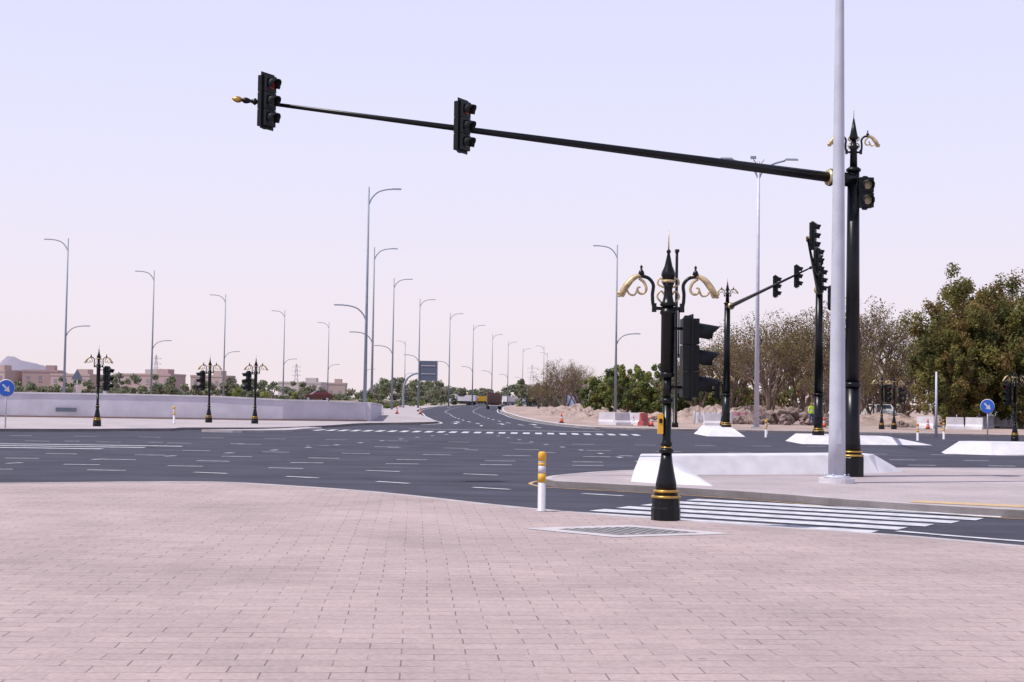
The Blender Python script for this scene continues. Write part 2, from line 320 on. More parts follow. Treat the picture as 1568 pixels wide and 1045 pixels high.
# ------------------------------------------------------------------ signal head
def signal(b,org,face,lenses=(0,1,2),h=1.1,mats=None,n=3,plate=True,vis=.30):
    c,s=math.cos(face),math.sin(face); O=Vector(org)
    T=lambda u,v,w_:(O.x+v*c-u*s,O.y+v*s+u*c,O.z+w_)
    def bx(u0,u1,v0,v1,w0,w1,m):
        vs=[T(u,v,w_) for w_ in (w0,w1) for u,v in ((u0,v0),(u0,v1),(u1,v1),(u1,v0))]
        b.add(vs,[(0,1,2,3),(7,6,5,4),(0,4,5,1),(1,5,6,2),(2,6,7,3),(3,7,4,0)],m)
    k=h/n
    if plate: bx(-.20,.20,.05,.07,-h/2-.05,h/2+.05,BLKM)
    for i in range(n):
        z0=h/2-k*(i+1); bx(-.155,.155,-.06,.16,z0+.006,z0+k-.006,BLKM)
        zc=z0+k/2; R=min(.125,k*.4)
        A=[rad(-35+250*j/14) for j in range(15)]; vs=[];fs=[]
        for rr,off in ((R,0),(R-.012,0)):
            for a in A:
                ln=vis*(.62+.38*max(0,math.sin(a)))
                vs.append(T(rr*math.cos(a),.16,zc+rr*math.sin(a))); vs.append(T(rr*math.cos(a)*1.02,.16+ln,zc+rr*math.sin(a)*1.0-.045*ln/vis))
        nA=len(A)*2
        for j in range(14): fs.append((2*j,2*j+1,2*j+3,2*j+2)); fs.append((nA+2*j,nA+2*j+2,nA+2*j+3,nA+2*j+1)); fs.append((2*j+1,nA+2*j+1,nA+2*j+3,2*j+3))
        b.add(vs,fs,BLKM,True)
        m=(mats or [LREDD,LENS,LENS])[i]; vs=[T(0,.195,zc)]+[T((R-.02)*math.cos(t),.168,zc+(R-.02)*math.sin(t)) for t in [2*math.pi*q/16 for q in range(16)]]
        b.add(vs,[(0,1+(q+1)%16,1+q) for q in range(16)],m,True)
    for zz in (-h/2,h/2): b.add(*hood(T,zz),BLKM)
def hood(T,zz):
    d=.04 if zz>0 else -.04
    vs=[T(u,v,zz) for u,v in ((-.06,-.04),(-.06,.08),(.06,.08),(.06,-.04))]+[T(u,v,zz+d) for u,v in ((-.04,-.02),(-.04,.05),(.04,.05),(.04,-.02))]
    return vs,[(0,1,2,3),(7,6,5,4),(0,4,5,1),(1,5,6,2),(2,6,7,3),(3,7,4,0)]

def scrolls(b,z,s=1.0,r=1.0):
    for sg in (-1,1):
        P=lambda pts:[(sg*x*s,0,z+q*s) for x,q in pts]
        c1=catmull([(x,q) for x,q in ((.07,-.38),(.19,-.36),(.215,-.2),(.205,-.06),(.27,.03),(.37,.06))],5)
        b.tube(P(c1),[.024*r]*len(c1),BLK,8)
        b.box((sg*.19*s,0,z-.37*s),(.06*s,.06*s,.12*s),BLK)
        # gilded leaf: arched stem with a flared, fluted tip
        c2=catmull([(.31,.06),(.40,.065),(.50,.01),(.58,-.09),(.64,-.17),(.70,-.17)],6)
        n=len(c2); b.tube(P(c2),[(.014+.032*math.sin(math.pi*min(1,((i+1)/n)**1.3))) *r for i in range(n)],CREAM,8)
        for q0,dx in ((.12,-.015),(-.02,.03)):
            c7=catmull([(.47+dx,.04-q0*.2),(.55+dx,-.06),(.60+dx,-.15),(.63+dx,-.215),(.66+dx,-.21)],5); n7=len(c7)
            b.tube(P(c7),[(.012+.010*math.sin(math.pi*i/n7))*r for i in range(n7)],CREAM,6)
        c3=catmull([(.40,.03),(.33,-.03),(.30,-.12),(.34,-.18),(.40,-.17),(.42,-.11),(.38,-.09)],6)
        n=len(c3); b.tube(P(c3),[.022*r*(1-.4*i/n) for i in range(n)],CREAM,7)
        c4=catmull([(.42,-.12),(.46,-.20),(.53,-.19),(.57,-.12)],5); b.tube(P(c4),.015*r,CREAM,6)
        b.lathe([(-.03*s,.028*s),(0,.045*s),(.04*s,.03*s),(.06*s,.012*s),(.10*s,.02*s),(.12*s,.004)],BLK,(sg*.37*s,0,z+.09*s),8)
        c5=catmull([(.09,-.30),(.15,-.22),(.10,-.14),(.05,-.20)],4); b.tube(P(c5),.014*r,CREAM,6)
        c6=catmull([(.04,-.1),(.14,-.05),(.12,.03),(.05,.0)],4); b.tube(P(c6),.014*r,CREAM,6)

def pedestal(name,loc,heads=(),rz=0,button=False,big=1.0):
    b=B()
    b.lathe([(0,.20),(.16,.20),(.18,.19),(.30,.185)],BLK,seg=12,smooth=False)
    b.lathe([(.301,.20),(.325,.205),(.335,.18)],GOLD); b.lathe([(.336,.165),(.375,.16)],BLK); b.lathe([(.376,.175),(.40,.18),(.412,.155)],GOLD)
    b.lathe([(.413,.145),(.50,.14),(.62,.115),(.78,.085),(.90,.072)],BLK)
    b.lathe([(.901,.085),(.92,.10),(.95,.102),(.97,.08)],BLK); b.lathe([(.971,.070),(.99,.072)],GOLD); b.lathe([(.991,.068),(1.03,.085),(1.06,.07),(1.08,.062),(1.58,.060)],BLK)
    b.lathe([(1.581,.075),(1.60,.085),(1.63,.085),(1.65,.06)],BLK); b.lathe([(1.651,.060),(1.93,.060)],BLK)
    b.lathe([(1.931,.085),(1.95,.10),(1.98,.10),(2.0,.09)],BLK); b.lathe([(2.001,.092),(2.78,.092),(2.80,.11),(2.83,.11),(2.85,.09),(2.90,.075)],BLK)
    b.lathe([(2.901,.10),(2.93,.115),(2.96,.08),(3.05,.06),(3.15,.055),(3.22,.085)],BLK)
    b.lathe([(3.221,.09),(3.245,.10),(3.26,.085)],CREAM); b.lathe([(3.261,.075),(3.33,.10),(3.37,.09),(3.45,.055),(3.62,.018),(3.64,.03),(3.66,.03),(3.68,.012)],BLK)
    b.lathe([(3.681,.010),(3.94,.003)],GOLD,seg=6)
    scrolls(b,3.25)
    for off,face,z in heads:
        a=face; signal(b,(off[0],off[1],z),face,h=1.08,vis=.30)
        for zz in (z+.40,z-.40): b.tube([(0,0,zz),(off[0],off[1],zz)],.022,BLK,6)
    if button: 
        b.box((-.09,-.03,1.30),(.07,.09,.27),YEL); b.box((-.09,-.078,1.34),(.04,.01,.06),BLKM)
        b.tube([(.15,.0,2.2),(.15,0,2.85)],.012,BLK,6)
    return b.obj(name,loc,rz)
pedestal('traffic_signal_post',(2.12,19.35,.12),[((.25,.02),rad(2),2.2)],button=True)
Lx=pedestal('traffic_signal_post',(-19.8,68.2,.12),[((.36,0),rad(-20),2.3)])
Mx=pedestal('traffic_signal_post',(-17.3,81.6,.12),[((-.36,0),rad(215),2.4)])
instance(Mx,'traffic_signal_post',(-14.5,80.7,.12))
instance(Lx,'traffic_signal_post',(26.1,97,.1),0)
o=pedestal('traffic_signal_post',(25.0,96,.1),[((.36,0),rad(-75),2.4)])
instance(Mx,'traffic_signal_post',(13.4,90,.1)); instance(Mx,'traffic_signal_post',(25.7,72.6,0),rad(10))

# ------------------------------------------------------------------ cantilever signals
def cantilever(loc,end,heads,z0=6.6,top=True,r=.17,arm_r=(.115,.035),poleheads=(),lsc=.85):
    b=B(); 
    b.lathe([(0,.27),(.42,.27),(.45,.25)],BLK,seg=10,smooth=False)
    b.lathe([(.451,.265),(.48,.27),(.495,.24)],GOLD); b.lathe([(.496,.225),(.54,.22)],BLK); b.lathe([(.541,.235),(.56,.24),(.575,.21)],GOLD)
    b.lathe([(.576,.20),(.75,.19),(1.0,r),(2.0,r*.97)],BLK)
    b.lathe([(2.001,r*1.12),(2.06,r*1.2),(2.10,r*1.05)],BLK)
    b.lathe([(2.101,r*.97),(z0+.2,r*.78)],BLK)
    b.lathe([(z0+.201,r*.95),(z0+.25,r*1.0),(z0+.3,r*.6)],BLK)
    if top:
        z=z0+.3; s=lsc
        b.lathe([(z+.001,r*.5),(z+.4,r*.45),(z+.46,r*.7),(z+.5,r*.4),(z+.62,.05)],BLK)
        scrolls(b,z+.66,s)
        b.lathe([(z+.621,.09),(z+.66,.10),(z+.80,.07),(z+1.10,.015)],BLK); b.lathe([(z+1.101,.01),(z+1.38,.003)],GOLD,seg=6)
    e=Vector(end); st=Vector((0,0,z0)); d=(e-st); n=d.normalized(); L=d.length
    b.tube([st,st+n*.55],.16 if L>10 else .15,BLK,12); 
    b.tube([st+n*.56,st+n*.60],.20,BLK,12); b.tube([st+n*.601,st+n*.64],.185,CREAM,12)
    b.tube([st+n*.645]+[st+d*t for t in (.3,.6,.96)],[arm_r[0]+(arm_r[1]-arm_r[0])*t for t in (0,.3,.6,1)],BLK,10)
    q=st+d*.96; 
    b.tube([q,q+n*.04,q+n*.08,q+n*.12,q+n*.2,q+n*.25,q+n*.3],[.04,.075,.05,.03,.06,.06,.03],BLK,10)
    b.tube([q+n*.301,q+n*.34,q+n*.40,q+n*.46,q+n*.50],[.03,.06,.065,.04,.005],GOLD,10)
    for t,face,dz,ms in heads:
        p=st+d*t; f=Vector((math.cos(face),math.sin(face),0))*.14
        signal(b,(p.x+f.x,p.y+f.y,p.z+dz),face,h=1.02,mats=ms,vis=.2)
    for (x,y,z,face,n_,ms) in poleheads:
        signal(b,(x,y,z),face,h=.34*n_,n=n_,mats=ms,plate=False,vis=.2)
    return b.obj('traffic_signal_mast',loc)
cantilever((7.62,31.8,.12),(-13.3,-3.85,7.47),[(.957,rad(-29),.0,None),(.668,rad(-29),.02,None)],z0=6.64,
   poleheads=[(.24,-.05,6.35,rad(-82),2,[LAMB,LAMB,LENS])])
cantilever((11.5,76,.1),(2.2,-11.5,7.9),[(.55,rad(-20),0,None),(.78,rad(-20),0,None),(.98,rad(-20),.1,None)],z0=6.7,r=.2)
cantilever((13.5,62.5,.1),(-2.2,-8,8.0),[(.3,rad(-25),-.1,None),(.62,rad(-25),.0,None),(.95,rad(-25),.2,None)],z0=6.5,r=.2,top=False,poleheads=[(.45,-.1,6.3,rad(-30),3,None)])

b=B(); b.lathe([(0,.22),(.3,.2),(.35,.13),(10.8,.09),(11.2,.09)],BLK); b.box((0,-.05,11.3),(.25,.45,.18),BLK); b.obj('camera_pole',(10.5,91,.1))

# ------------------------------------------------------------------ street lamps
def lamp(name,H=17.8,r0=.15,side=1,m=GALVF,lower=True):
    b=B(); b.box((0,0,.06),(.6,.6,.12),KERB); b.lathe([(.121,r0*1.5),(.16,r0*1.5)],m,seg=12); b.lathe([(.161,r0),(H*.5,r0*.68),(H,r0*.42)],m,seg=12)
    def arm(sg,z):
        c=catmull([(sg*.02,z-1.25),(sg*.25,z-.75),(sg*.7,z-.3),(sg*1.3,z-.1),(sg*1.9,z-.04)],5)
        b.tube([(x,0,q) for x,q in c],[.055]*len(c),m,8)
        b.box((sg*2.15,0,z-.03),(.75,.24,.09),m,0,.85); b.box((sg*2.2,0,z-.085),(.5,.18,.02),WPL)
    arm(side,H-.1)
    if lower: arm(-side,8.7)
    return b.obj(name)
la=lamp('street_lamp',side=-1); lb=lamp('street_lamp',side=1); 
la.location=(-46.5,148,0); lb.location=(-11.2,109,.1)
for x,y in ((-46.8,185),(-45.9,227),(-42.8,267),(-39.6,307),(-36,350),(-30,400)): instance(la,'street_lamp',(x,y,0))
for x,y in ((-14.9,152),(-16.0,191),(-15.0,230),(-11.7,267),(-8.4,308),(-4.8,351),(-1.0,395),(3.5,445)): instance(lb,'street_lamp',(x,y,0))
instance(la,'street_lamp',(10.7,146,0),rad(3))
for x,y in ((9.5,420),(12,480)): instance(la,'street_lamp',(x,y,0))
b=B(); b.box((0,0,.06),(.7,.7,.12),KERB); b.lathe([(.121,.25),(.16,.25)],GALVF); b.lathe([(.161,.17),(9,.12),(17.2,.08)],GALV,seg=12)
for sg in (-1,1):
    c=catmull([(0,16.0),(sg*.3,16.6),(sg*.9,17.0),(sg*1.7,17.25)],5); b.tube([(x,0,q) for x,q in c],.06,GALVF,8); b.box((sg*2.1,0,17.33),(.9,.26,.1),GALVF,0,.8)
    c=catmull([(0,16.2),(sg*.1,16.9),(sg*.35,17.3)],4); b.tube([(x,0,q) for x,q in c],.03,GALVF,6)
b.box((-.35,0,17.42),(.35,.2,.16),GALVF); b.obj('street_lamp',(15.7,91,.1))
b=B(); b.prism([( .36*math.cos(t),.36*math.sin(t)) for t in [2*math.pi*i/24 for i in range(24)]],0,.10,WHITE)
b.lathe([(.101,.27),(.14,.27),(.142,.20),(.165,.195)],GALV,seg=20)
for i in range(6): a=i*math.pi/3; b.lathe([(.141,.02),(.19,.02)],GALV,(.235*math.cos(a),.235*math.sin(a),0),6)
b.lathe([(.166,.175),(1.1,.165),(10,.088),(17.8,.055)],GALV,seg=28)
b.box((0,-.172,.95),(.10,.012,.30),GALV)
c=catmull([(0,16.6),(.25,17.1),(.7,17.5),(1.9,17.7)],5); b.tube([(x,0,q) for x,q in c],.05,GALV,8); b.box((2.2,0,17.72),(.8,.25,.1),GALV)
b.obj('street_lamp',(6.68,29.15,.12))
b=B(); b.lathe([(0,.08),(3.6,.05)],GALV); b.obj('steel_pole',(23.3,78,0))

# ------------------------------------------------------------------ bollard, grating, signs
def bollard(loc):
    b=B(); b.lathe([(0,.075),(.02,.075),(.025,.055),(.42,.055)],WPL,seg=18); b.lathe([(.421,.057),(.545,.057)],YEL,seg=18); b.lathe([(.546,.055),(.66,.055)],WPL,seg=18)
    b.lathe([(.661,.057),(.70,.057)],YEL,seg=18); b.lathe([(.701,.055),(.725,.055)],WPL,seg=18); b.lathe([(.726,.058),(.83,.058),(.85,.05),(.86,.03)],YEL,seg=18); return b.obj('bollard',loc)
bo=bollard((.46,20.45,.12)); instance(bo,'bollard',(-18.2,77,.12),0,1.1); instance(bo,'bollard',(12.9,72,0),0,1.0)
for x,y in ((14.2,79),(20,70),(22.5,74)): instance(bo,'bollard',(x,y,0))
b=B(); A,Bq,Cq,Dq=[Vector(q) for q in ((.15,17.75),(1.55,18.45),(2.75,17.45),(1.25,16.75))]
def quad(u0,u1,v0,v1,z,m):
    f=lambda u,v:(A*(1-u)*(1-v)+Bq*(1-u)*v+Cq*u*v+Dq*u*(1-v))
    b.add([(*f(u,v),z) for u,v in ((u0,v0),(u1,v0),(u1,v1),(u0,v1))],[(0,1,2,3)],m)
quad(0,1,0,1,.125,mat('concrete_surround',(0.50,0.46,0.48),.85,0,.1,4)); quad(.20,.84,.16,.84,.130,mat('iron_grate',(0.38,0.36,0.37),.6,.1,.2,9))
DK=mat('grate_gap',(0.07,0.07,0.07),.9)
for i in range(9):
    for j in range(7):
        u=.22+i*.069; v=.19+j*.092; quad(u,u+.034,v,v+.052,.134,DK)
b.obj('drain_grating')
def keep_right(loc,rz=0,h=1.75,R=.38,flip=1):
    b=B(); b.lathe([(0,.035),(h+.3,.035)],GALV,(0,.04,0),8)
    n=28
    def disc(y,r,m): b.add([(r*math.cos(2*math.pi*i/n),y,h+r*math.sin(2*math.pi*i/n)) for i in range(n)],[tuple(range(n))],m)
    b.tube([(0,-.002,h),(0,.012,h)],R,WPL,28); disc(-.008,R*.93,BLUE)
    a=rad(-45) if flip>0 else rad(-135); c,s=math.cos(a),math.sin(a); T=lambda u,v:(u*c-v*s,-.013,h+u*s+v*c)
    b.add([T(-.22,-.04),T(.03,-.04),T(.03,.04),T(-.22,.04)],[(0,1,2,3)],WPL); b.add([T(.02,-.15),T(.24,0),T(.02,.15)],[(0,1,2)],WPL)
    return b.obj('keep_right_sign',loc,rz)
keep_right((-22.0,62,.12)); keep_right((25.1,75,0),rad(-35),1.75)
b=B(); b.lathe([(0,.04),(3,.04)],GALV); b.add([(-.5,-.06,2.2),(.5,-.06,2.2),(0,-.06,3.1)],[(0,1,2)],SIGNB); b.obj('warning_sign',(-36,118,.6))
b=B(); c=catmull([(-17.3,0.1),(-17.3,3.2),(-16.9,4.6),(-16,5.4),(-14.8,5.7),(-12,5.8)],6); b.tube([(x,229,z) for x,z in c],.17,GALVF,10)
b.box((-13.4,228.7,6.1),(3.1,.12,3.2),SIGNB); 
for x in (-14.9,-11.9): b.box((x,228.6,6.1),(.08,.14,3.24),WPL)
b.box((-13.4,228.6,6.9),(2.3,.03,.12),WPL); b.box((-13.4,228.6,5.6),(2.3,.03,.10),WPL)
b.obj('overhead_direction_sign')

# ------------------------------------------------------------------ cones, barriers, props
def cone(loc):
    b=B(); b.box((0,0,.02),(.4,.4,.04),RUB); b.lathe([(.041,.15),(.3,.10)],ORANGE); b.lathe([(.301,.10),(.45,.075)],WPL); b.lathe([(.451,.074),(.75,.025)],ORANGE); return b.obj('traffic_cone',loc)
cn=cone((9.2,93,.1))
for x,y,z in ((-12.2,128,.12),(-8.9,140,.12),(10,91,.1),(3.6,101,.1),(22,100,.1),(29,99,.1),(8.3,96,.1),(-11.2,140,.12)): instance(cn,'traffic_cone',(x,y,z),0,1.0)
def jersey(loc,m,rz=0,L=1.8):
    b=B(); pr=[(-.25,0),(.25,0),(.22,.2),(.1,.35),(.07,.85),(-.07,.85),(-.1,.35),(-.22,.2)]; n=8
    b.add([(-L/2,y,z) for y,z in pr]+[(L/2,y,z) for y,z in pr],[tuple(range(n)),tuple(range(2*n-1,n-1,-1))]+[(i,n+i,n+(i+1)%n,(i+1)%n) for i in range(n)],m); return b.obj('road_barrier',loc,rz,bevel=.02)
j1=jersey((7.4,95,.1),WHITE,.5,1.2); j2=jersey((8.9,95.4,.1),REDB,.9,.8)
for i,(x,y,k_) in enumerate(((6.6,97,0),(8.4,96,0),(14,99,0),(30,103,0),(36,108,0),(-12.9,137,0),(45,104,0),(31.5,101,0),(33,101.4,0))): instance(j1 if k_==0 else j2,'road_barrier',(x,y,.1),random.uniform(-.6,.6))
b=B()
for i in range(13): b.box((46+i*1.0,150+i*.3,.55),(.98,.5,1.0),(YEL if i%3==0 else (WPL if i%3==1 else RUB)),.28)
b.obj('chevron_barrier')
def banner(loc,L,h,m,rz=0):
    b=B()
    for i in range(int(L/1.5)+1): b.lathe([(0,.03),(h+.1,.03)],GALV,(i*1.5-L/2,.05,0),6)
    n=24; b.add([(-L/2+L*i/n,.03*math.sin(i*1.9),z) for i in range(n+1) for z in (.12,h)],[(2*i,2*i+2,2*i+3,2*i+1) for i in range(n)],m); 
    for i in range(int(L/1.1)): b.box((-L/2+.5+i*1.1,-.06,h*.55),(.6,.01,h*.25),WPL)
    return b.obj('site_banner',loc,rz)
banner((14.8,104,.1),2.8,.9,mat('banner_white',(0.58,0.56,0.6),.8)); banner((19.5,112,.1),4.5,.9,PINKB,.1); banner((40,110,.1),8,.9,mat('banner_white',(0.6,0.58,0.6),.8),.1)

def heap(loc,sx,sy,h,seed,name='sand_heap',m=SAND,res=80):
    b=B(); vs=[];fs=[]
    for j in range(res+1):
        for i in range(res+1):
            u=i/res*2-1; v=j/res*2-1; rr=math.sqrt(u*u+v*v)
            k=max(0,1-rr**1.6); nz=noise.fractal(Vector((u*5+seed,v*5,seed)),.55,2,8)
            vs.append((u*sx,v*sy,max(0,k*(1+nz*.7))*h-.03))
    for j in range(res):
        for i in range(res): a=j*(res+1)+i; fs.append((a,a+1,a+res+2,a+res+1))
    b.add(vs,fs,m,False); return b.obj(name,loc)
heap((9.5,112,.1),6,7,.55,1); heap((6.2,140,.1),4.5,14,.7,5); heap((16,116,.1),7,6,.95,2); heap((30,118,.1),10,6,.75,3); heap((48,120,.1),12,7,.6,4); heap((9,180,.1),9,16,.8,8); heap((24,140,.1),12,8,1.1,9)
ROCK=mat('rock',(0.20,0.145,0.13),.9,0,.4,1.2,bump=.6,bscale=3)
bm=bmesh.new()
for i in range(150):
    a=random.uniform(0,6.28); q=random.random()**.5; s=random.uniform(.15,.5); z=1.2*(1-q)+.1
    mtx=Matrix.Translation((q*5.5*math.cos(a),q*2.6*math.sin(a),z*random.uniform(.5,1.1)))@Matrix.Rotation(random.uniform(0,6),4,(random.random(),random.random(),1))@Matrix.Diagonal((s,s*random.uniform(.6,1),s*random.uniform(.5,.9),1))
    rr=bmesh.ops.create_icosphere(bm,subdivisions=1,radius=1,matrix=mtx)
    for v in rr['verts']: v.co+=Vector([random.uniform(-.08,.08) for _ in range(3)])
me=bpy.data.meshes.new('rubble_heap'); bm.to_mesh(me); bm.free(); me.materials.append(ROCK); o=bpy.data.objects.new('rubble_heap',me); scene.collection.objects.link(o); o.location=(22,110,.1)
instance(o,'rubble_heap',(36,113,.1),2,.6); instance(o,'rubble_heap',(11,108,.1),1,.4); instance(o,'rubble_heap',(7,124,.1),1,.3); instance(o,'rubble_heap',(29,106,.1),1,.35)

# ------------------------------------------------------------------ vehicles
def car(name,loc,rz,paint,L=4.5,h=1.5,wd=1.8):
    b=B(); pr=[(-L/2,.35),(-L/2,.75),(-L/2+.1,.95),(-L*.2,1.0),(-L*.04,h),(L*.28,h),(L*.42,1.05),(L/2-.05,.98),(L/2,.7),(L/2,.35)]
    n=len(pr); hw=wd/2
    def y(z): return hw if z<1.06 else hw*.82
    b.add([(x,-y(z),z) for x,z in pr]+[(x,y(z),z) for x,z in pr],[tuple(range(n)),tuple(range(2*n-1,n-1,-1))]+[(i,n+i,n+(i+1)%n,(i+1)%n) for i in range(n)],paint)
    for sg in (-1,1):
        b.add([(-L*.16,sg*(hw*.93+.03),1.07),(-L*.03,sg*(hw*.83+.02),h-.07),(L*.26,sg*(hw*.83+.02),h-.07),(L*.36,sg*(hw*.93+.03),1.07)],[(0,1,2,3)],GLASS)
        for x in (-L*.32,L*.31):
            b.tube([(x,sg*(hw-.2),.34),(x,sg*(hw+.02),.34)],.34,RUB,16); b.tube([(x,sg*(hw+.02),.34),(x,sg*(hw+.035),.34)],.19,GALV,12)
    b.add([(-L*.19,-hw*.75,1.03),(-L*.19,hw*.75,1.03),(-L*.055,hw*.72,h-.05),(-L*.055,-hw*.72,h-.05)],[(0,1,2,3)],GLASS)
    b.add([(L*.40,-hw*.75,1.12),(L*.40,hw*.75,1.12),(L*.295,hw*.72,h-.04),(L*.295,-hw*.72,h-.04)],[(0,1,2,3)],GLASS)
    for sg in (-1,1): b.box((-L/2-.01,sg*hw*.7,.75),(.05,.3,.13),WPL); b.box((L/2+.01,sg*hw*.75,.8),(.05,.2,.2),REDB)
    return b.obj(name,loc,rz,bevel=.04)
car('parked_car',(-28.0,205,1.0),rad(20),CARR,4.4,1.5)
cw=car('parked_car',(31.8,122,.1),rad(100),CARW,4.6,1.7); instance(cw,'parked_car',(28.8,128,.1),rad(60)); instance(cw,'parked_car',(41,124,.1),rad(15)); instance(cw,'parked_car',(-2.9,350,.02),rad(-90))
def truck(name,loc,rz,body,cab):
    b=B(); b.box((0,0,.85),(2.3,6.5,.25),RUB); b.box((0,-1.0,1.75),(2.4,4.6,1.5),body,0,1.02); b.box((0,2.6,1.75),(2.3,1.7,2.0),cab,0,.94)
    for i in range(5): b.box((0,-3.33,1.2+i*.27),(2.3,.06,.06),body)
    for x in (-1.0,1.0):
        for y in (-2.4,-1.3,2.4): b.tube([(x-.17,y,.5),(x+.17,y,.5)],.5,RUB,14)
        b.box((x*.85,-3.36,.8),(.3,.06,.15),REDB)
    b.box((0,-3.36,.62),(2.2,.08,.12),WPL); b.box((0,3.46,2.15),(1.9,.03,.7),GLASS); return b.obj(name,loc,rz,bevel=.03)
truck('dump_truck',(-2.9,240,.02),rad(3),TRK,mat('truck_cab_dark_red',(.10,.03,.03),.5))
truck('dump_truck',(-8.5,420,.02),rad(100),YEL,YEL); truck('dump_truck',(-12,360,.1),rad(80),WHITE,WHITE)
truck('dump_truck',(-1,420,.02),rad(20),WHITE,WHITE)

def worker(loc,rz):
    V=[(0,0,.93),(0,0,1.15),(0,0,1.38),(0,0,1.50),(0,-.01,1.62),(0,-.01,1.72), (.10,0,.88),(.12,-.02,.48),(.12,.02,.08),(.12,-.14,.04),(-.10,0,.88),(-.13,.03,.48),(-.15,.08,.08),(-.15,-.08,.04),
       (.19,0,1.42),(.25,.02,1.15),(.22,-.12,.92),(.21,-.16,.84),(-.19,0,1.42),(-.27,.0,1.15),(-.25,-.1,.92),(-.24,-.14,.84)]
    E=[(0,1),(1,2),(2,3),(3,4),(4,5),(0,6),(6,7),(7,8),(8,9),(0,10),(10,11),(11,12),(12,13),(2,14),(14,15),(15,16),(16,17),(2,18),(18,19),(19,20),(20,21)]
    R_=[.15,.14,.16,.055,.10,.085,.10,.065,.045,.04,.10,.065,.045,.04,.07,.045,.035,.035,.07,.045,.035,.035]
    me=bpy.data.meshes.new('worker'); me.from_pydata(V,E,[]); o=bpy.data.objects.new('worker',me); scene.collection.objects.link(o); o.location=loc; o.rotation_euler=(0,0,rz)
    sk_=o.modifiers.new('skin','SKIN'); 
    for i,d in enumerate(me.skin_vertices[0].data): d.radius=(R_[i],R_[i]*(.75 if i<3 else 1)); d.use_root=(i==0)
    sb=o.modifiers.new('sub','SUBSURF'); sb.levels=2; sb.render_levels=2
    m=bpy.data.materials.new('work_clothes'); m.use_nodes=True; n=m.node_tree; b=n.nodes['Principled BSDF']; b.inputs['Roughness'].default_value=.8
    t=n.nodes.new('ShaderNodeTexCoord'); s=n.nodes.new('ShaderNodeSeparateXYZ'); n.links.new(t.outputs['Object'],s.inputs[0]); mr=n.nodes.new('ShaderNodeMath'); mr.operation='DIVIDE'; mr.inputs[1].default_value=2
    n.links.new(s.outputs['Z'],mr.inputs[0]); r_=n.nodes.new('ShaderNodeValToRGB'); r_.color_ramp.interpolation='CONSTANT'; n.links.new(mr.outputs[0],r_.inputs[0])
    r_.color_ramp.elements[0].color=(.02,.02,.02,1); r_.color_ramp.elements[1].position=.06; r_.color_ramp.elements[1].color=(.05,.07,.16,1)
    for p_,c_ in ((.455,(.45,.65,.05,1)),(.57,(.7,.7,.7,1)),(.59,(.45,.65,.05,1)),(.745,(.28,.16,.10,1)),(.845,(.7,.6,.1,1))): e=r_.color_ramp.elements.new(p_); e.color=c_
    n.links.new(r_.outputs[0],b.inputs['Base Color']); me.materials.append(m)
worker((22.6,107,.1),rad(20))

# ------------------------------------------------------------------ buildings
BW=[mat('render_tan',(0.47,0.36,0.34),.9,0,.05),mat('render_cream',(0.50,0.44,0.43),.9,0,.05),mat('render_rose',(0.43,0.31,0.31),.9,0,.05)]; WIN=mat('window_glass',(0.26,0.24,0.27),.3)
def house(loc,w_,d,h,m,floors=2,rz=0):
    b=B(); b.box((0,0,h/2),(w_,d,h),m); 
    for (x,y,ww,dd) in ((0,-d/2,w_+.3,.25),(0,d/2,w_+.3,.25)): b.box((x,y,h+.35),(ww,dd,.7),m)
    for sx in (-1,1): b.box((sx*w_/2,0,h+.352),(.25,d-.27,.7),m)
    b.box((w_*.22,0,h+1.2),(w_*.25,d*.4,2.4),m)
    nf=max(2,int(w_/3.2))
    for f in range(floors):
        for i in range(nf):
            x=-w_/2+(i+.5)*w_/nf; z=h/floors*(f+.5); b.box((x,-d/2-.02,z),(1.1,.08,1.5),WIN); b.box((x,-d/2-.04,z-.85),(1.4,.2,.12),WHITE)
    b.box((0,-d/2-.05,1.1),(1.1,.1,2.2),mat('door_brown',(.1,.06,.04),.6)); return b.obj('villa',loc,rz)
for x,y,w_,h,k_,f in ((-182,500,16,8.5,0,2),(-166,505,12,8.8,2,2),(-152,498,14,7.5,0,2),(-125,500,17,8.0,2,2),(-108,515,12,8,0,2),(-140,540,18,8.5,1,2),(-194,520,14,9.5,0,2),(-88,600,18,7,1,1),(-78,620,12,7,0,1),(10,900,14,9,1,2)):
    house((x,y,0),w_,12,h,BW[k_],f,random.uniform(-.3,.3))
b=B()
HB=mat('blue_hoarding',(0.34,0.42,0.60),.8,0,.15,.5)
for i in range(9): b.box((4+i*2.0,380+i*.5,1.9+.5*math.sin(i*2)),(1.9,.6,3.6+math.sin(i*2)),HB)
b.obj('site_hoarding')
def pylon(loc,H):
    b=B(); m=mat('pylon_steel',(0.42,0.40,0.46),.8); W0=H*.09
    for i in range(8):
        a,c=i/8,(i+1)/8; wa,wc=W0*(1-a*.9),W0*(1-c*.9)
        for sx,sy in ((-1,-1),(1,-1),(1,1),(-1,1)): b.tube([(sx*wa,sy*wa,a*H),(sx*wc,sy*wc,c*H)],.08,m,4)
        for sy in (-1,1): b.tube([(-wa,sy*wa,a*H),(wc,sy*wc,c*H)],.05,m,4); b.tube([(wa,sy*wa,a*H),(-wc,sy*wc,c*H)],.05,m,4)
    for z in (.66,.78,.9): b.tube([(-H*.13,0,z*H),(H*.13,0,z*H)],.08,m,4); b.tube([(-H*.13,0,z*H),(0,0,z*H+1.5)],.05,m,4); b.tube([(H*.13,0,z*H),(0,0,z*H+1.5)],.05,m,4)
    b.obj('electricity_pylon',loc)
pylon((-175,700,0),21); pylon((-121,800,0),20); pylon((13,900,0),24)
